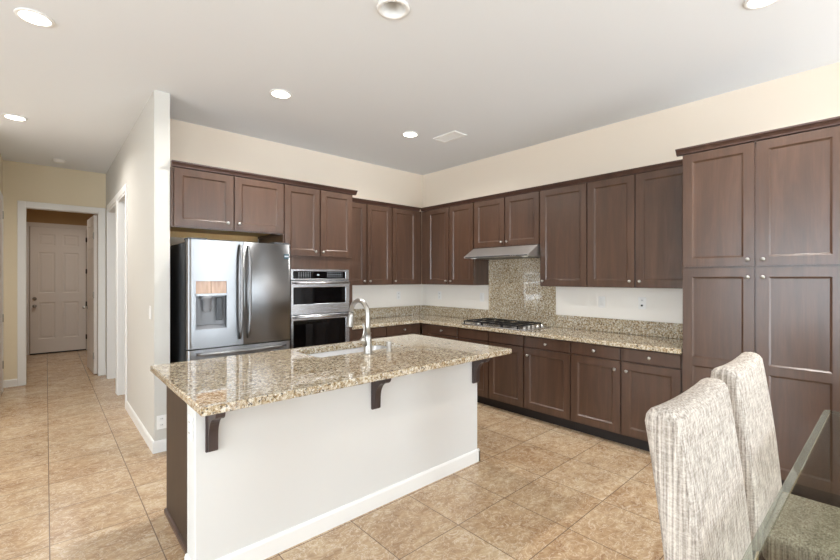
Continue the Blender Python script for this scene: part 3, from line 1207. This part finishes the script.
obj('base', lathe(bmesh.new(), [(.07, 0.0005), (.07, .008), (.063, .010)], axis='-z', n=28), 'plate', sd)

# ------------------------------------------------------------------ outlets and switches
def outlet(label, loc, rotz, kind='outlet', dark=False):
    t = thing('wall_outlet' if kind == 'outlet' else 'light_switch', label, 'outlet' if kind == 'outlet' else 'switch', loc, rotz, 'white wall plates')
    obj('plate', box(-.036, -.006, -.058, .036, -.0005, .058, .002), 'plate', t)
    if kind == 'outlet':
        for z in (-.026, .026):
            s = obj('socket', box(-.016, -.0085, z - .018, .016, -.0061, z + .018, .001), 'trim', t)
            sl = bmesh.new()
            for x in (-.007, .004):
                bx(sl, x, -.0092, z - .002, x + .003, -.0086, z + .008)
            obj('slot', sl, 'slot', s)
        if dark:
            obj('plug_cap', box(-.008, -.02, -.03, .008, -.0093, -.014, .002), 'slot', t)
    else:
        obj('rocker', box(-.017, -.010, -.034, .017, -.0061, .034, .002), 'trim', t)


outlet('white outlet on the refrigerator wall between oven cabinet and corner', (3.82, 4.7095, 1.215), 0)
outlet('white outlet on the range wall closest to the corner', (4.3075, 4.345, 1.215), RW)
outlet('white wall plate on the range wall just left of the full-height granite panel', (4.3075, 3.545, 1.215), RW, 'switch')
outlet('white wall plate on the range wall below the cabinet right of the hood', (4.3075, 1.945, 1.22), RW, 'switch')
outlet('white outlet on the range wall nearest the pantry', (4.3075, 1.55, 1.225), RW, 'outlet', True)
outlet('white light switch on the side of the white passage wall', (.675, 4.25, 1.17), RW, 'switch')
outlet('white outlet low on the end of the white passage wall', (.728, 4.08, .25), 0)
outlet('white outlet on the end of the island front wall', (.522, 2.235, .745), RW)

# ------------------------------------------------------------------ dining table and chairs
tb = thing('dining_table', 'glass-topped dining table with a slanted clear rim at lower right', 'table', (2.1405, -.3325, 0), math.radians(-1))
X0, X1, Y0, Y1 = -1.05, 1.0, -.54, .555
TZ = .748
b = bmesh.new()
bx(b, X0 + .026, Y0 + .026, TZ, X1 - .026, Y1 - .026, TZ + .012)
obj('glass_top', b, 'glass', tb)
b = bmesh.new()
oo = [(X0, Y0), (X1, Y0), (X1, Y1), (X0, Y1)]
ii = [(X0 + .026, Y0 + .026), (X1 - .026, Y0 + .026), (X1 - .026, Y1 - .026), (X0 + .026, Y1 - .026)]
R_ = [[b.verts.new((p[0], p[1], z)) for p in l] for l, z in ((ii, TZ + .012), (oo, TZ + .005), (oo, TZ), (ii, TZ))]
for a, c in zip(R_, R_[1:]):
    ring(b, a, c)
obj('bevel_edge', b, 'glassedge', tb)
for x in (-.55, .5):
    b = bmesh.new()
    lathe(b, [(.20, 0), (.20, .02), (.06, .05), (.045, .3), (.05, .62), (.14, .73), (.14, TZ - .0005)], (x, -.1, 0), 'z', 28)
    obj('pedestal', b, 'leg', tb)


def chair(label, cx, w_, cy=.14):
    t = thing('dining_chair', label, 'chair', (cx, cy, 0), 0, 'upholstered dining chairs')
    b = bmesh.new()
    hw = w_ / 2
    zt = 1.091
    xs = [(-hw, .030), (-hw + .006, .014), (-hw + .018, .004), (-hw + .035, 0)]
    for k in range(1, 10):
        xs.append((-hw + .035 + (w_ - .07) * k / 10, 0))
    xs += [(-p[0], p[1]) for p in xs[:4]][::-1]
    th = .104
    rows = []
    for x, e in xs:
        u = x / hw
        top = zt - .012 * (1 - u * u)

        def yc(z):
            q = (z - .36) / .72
            return .213 + .046 * q + .038 * q * q
        loop = []
        zz = [.36, .45, .55, .65, .75, .85, .93, 1.0, top - th / 2]
        h = th / 2 - e
        for z in zz:
            loop.append((yc(z) + h, z))
        for k in range(1, 8):
            a = PI * k / 8
            zc = top - th / 2
            loop.append((yc(zc) + h * math.cos(a), zc + (th / 2 - e) * math.sin(a) ** .8))
        for z in reversed(zz):
            loop.append((yc(z) - h, z))
        rows.append([b.verts.new((x, y, z)) for y, z in loop])
    n = len(rows[0])
    for a, c in zip(rows, rows[1:]):
        for i in range(n):
            f = b.faces.new((a[i], a[(i + 1) % n], c[(i + 1) % n], c[i]))
            f.smooth = True
    b.faces.new(rows[0])
    b.faces.new(rows[-1][::-1])
    obj('backrest', b, 'fabric', t)
    s = bmesh.new()
    bx(s, -hw + .045, -.27, .30, hw - .045, .170, .428, .03, 4)
    for f in s.faces:
        f.smooth = True
    obj('seat', s, 'fabric', t)
    for sx in (-1, 1):
        for y, ln_ in ((-.235, .02), (.215, -.03)):
            l = bmesh.new()
            xx = sx * (hw - .04)
            A = [l.verts.new((xx + a * .022, y - .01 + c * .022, .359 if y > 0 else .301)) for a, c in ((-1, -1), (1, -1), (1, 1), (-1, 1))]
            B = [l.verts.new((xx + a * .014, y - ln_ + c * .014, 0)) for a, c in ((-1, -1), (1, -1), (1, 1), (-1, 1))]
            ring(l, A, B)
            l.faces.new(A)
            l.faces.new(B[::-1])
            obj('leg', l, 'leg', t)


chair('woven cream upholstered dining chair nearest the camera, at the left', 1.630, .60)
chair('woven cream upholstered dining chair farther back, partly hidden behind the nearer chair', 2.44, .60, .16)

# unseen curtain, added to darken the reflection in the refrigerator's right door
b = bmesh.new()
n = 110
A = [[], [], [], []]
for k in range(n + 1):
    y = -3.15 + 1.65 * k / n
    x = 4.19 + .08 * math.sin(k / n * 2 * PI * 5) * (.7 + .3 * math.sin(k * .37))
    for q, (xx, z) in enumerate(((x - .003, .02), (x - .003, 2.5), (x + .003, 2.5), (x + .003, .02))):
        A[q].append(b.verts.new((xx, y, z)))
for q in range(4):
    for k in range(n):
        f = b.faces.new((A[q][k], A[q][k + 1], A[(q + 1) % 4][k + 1], A[(q + 1) % 4][k]))
        f.smooth = q in (0, 2)
for k in (0, n):
    b.faces.new([A[q][k] for q in range(4)])
ct = thing('curtain', 'added unseen brown pleated curtain on the right wall beyond the dining table, behind the camera', 'curtain', (4.2, -2.35, 0))
b.transform(Matrix.Translation((-4.2, 2.35, 0)))
obj('drape', b, 'drape', ct)
obj('rod', tube(bmesh.new(), [(0, -.95, 2.52), (0, 0, 2.52), (0, .95, 2.52)], .014, 12), 'bronze', ct)
for y in (-.92, .92):
    obj('bracket', box(.0, y - .01, 2.51, .1095, y + .01, 2.53), 'bronze', ct)
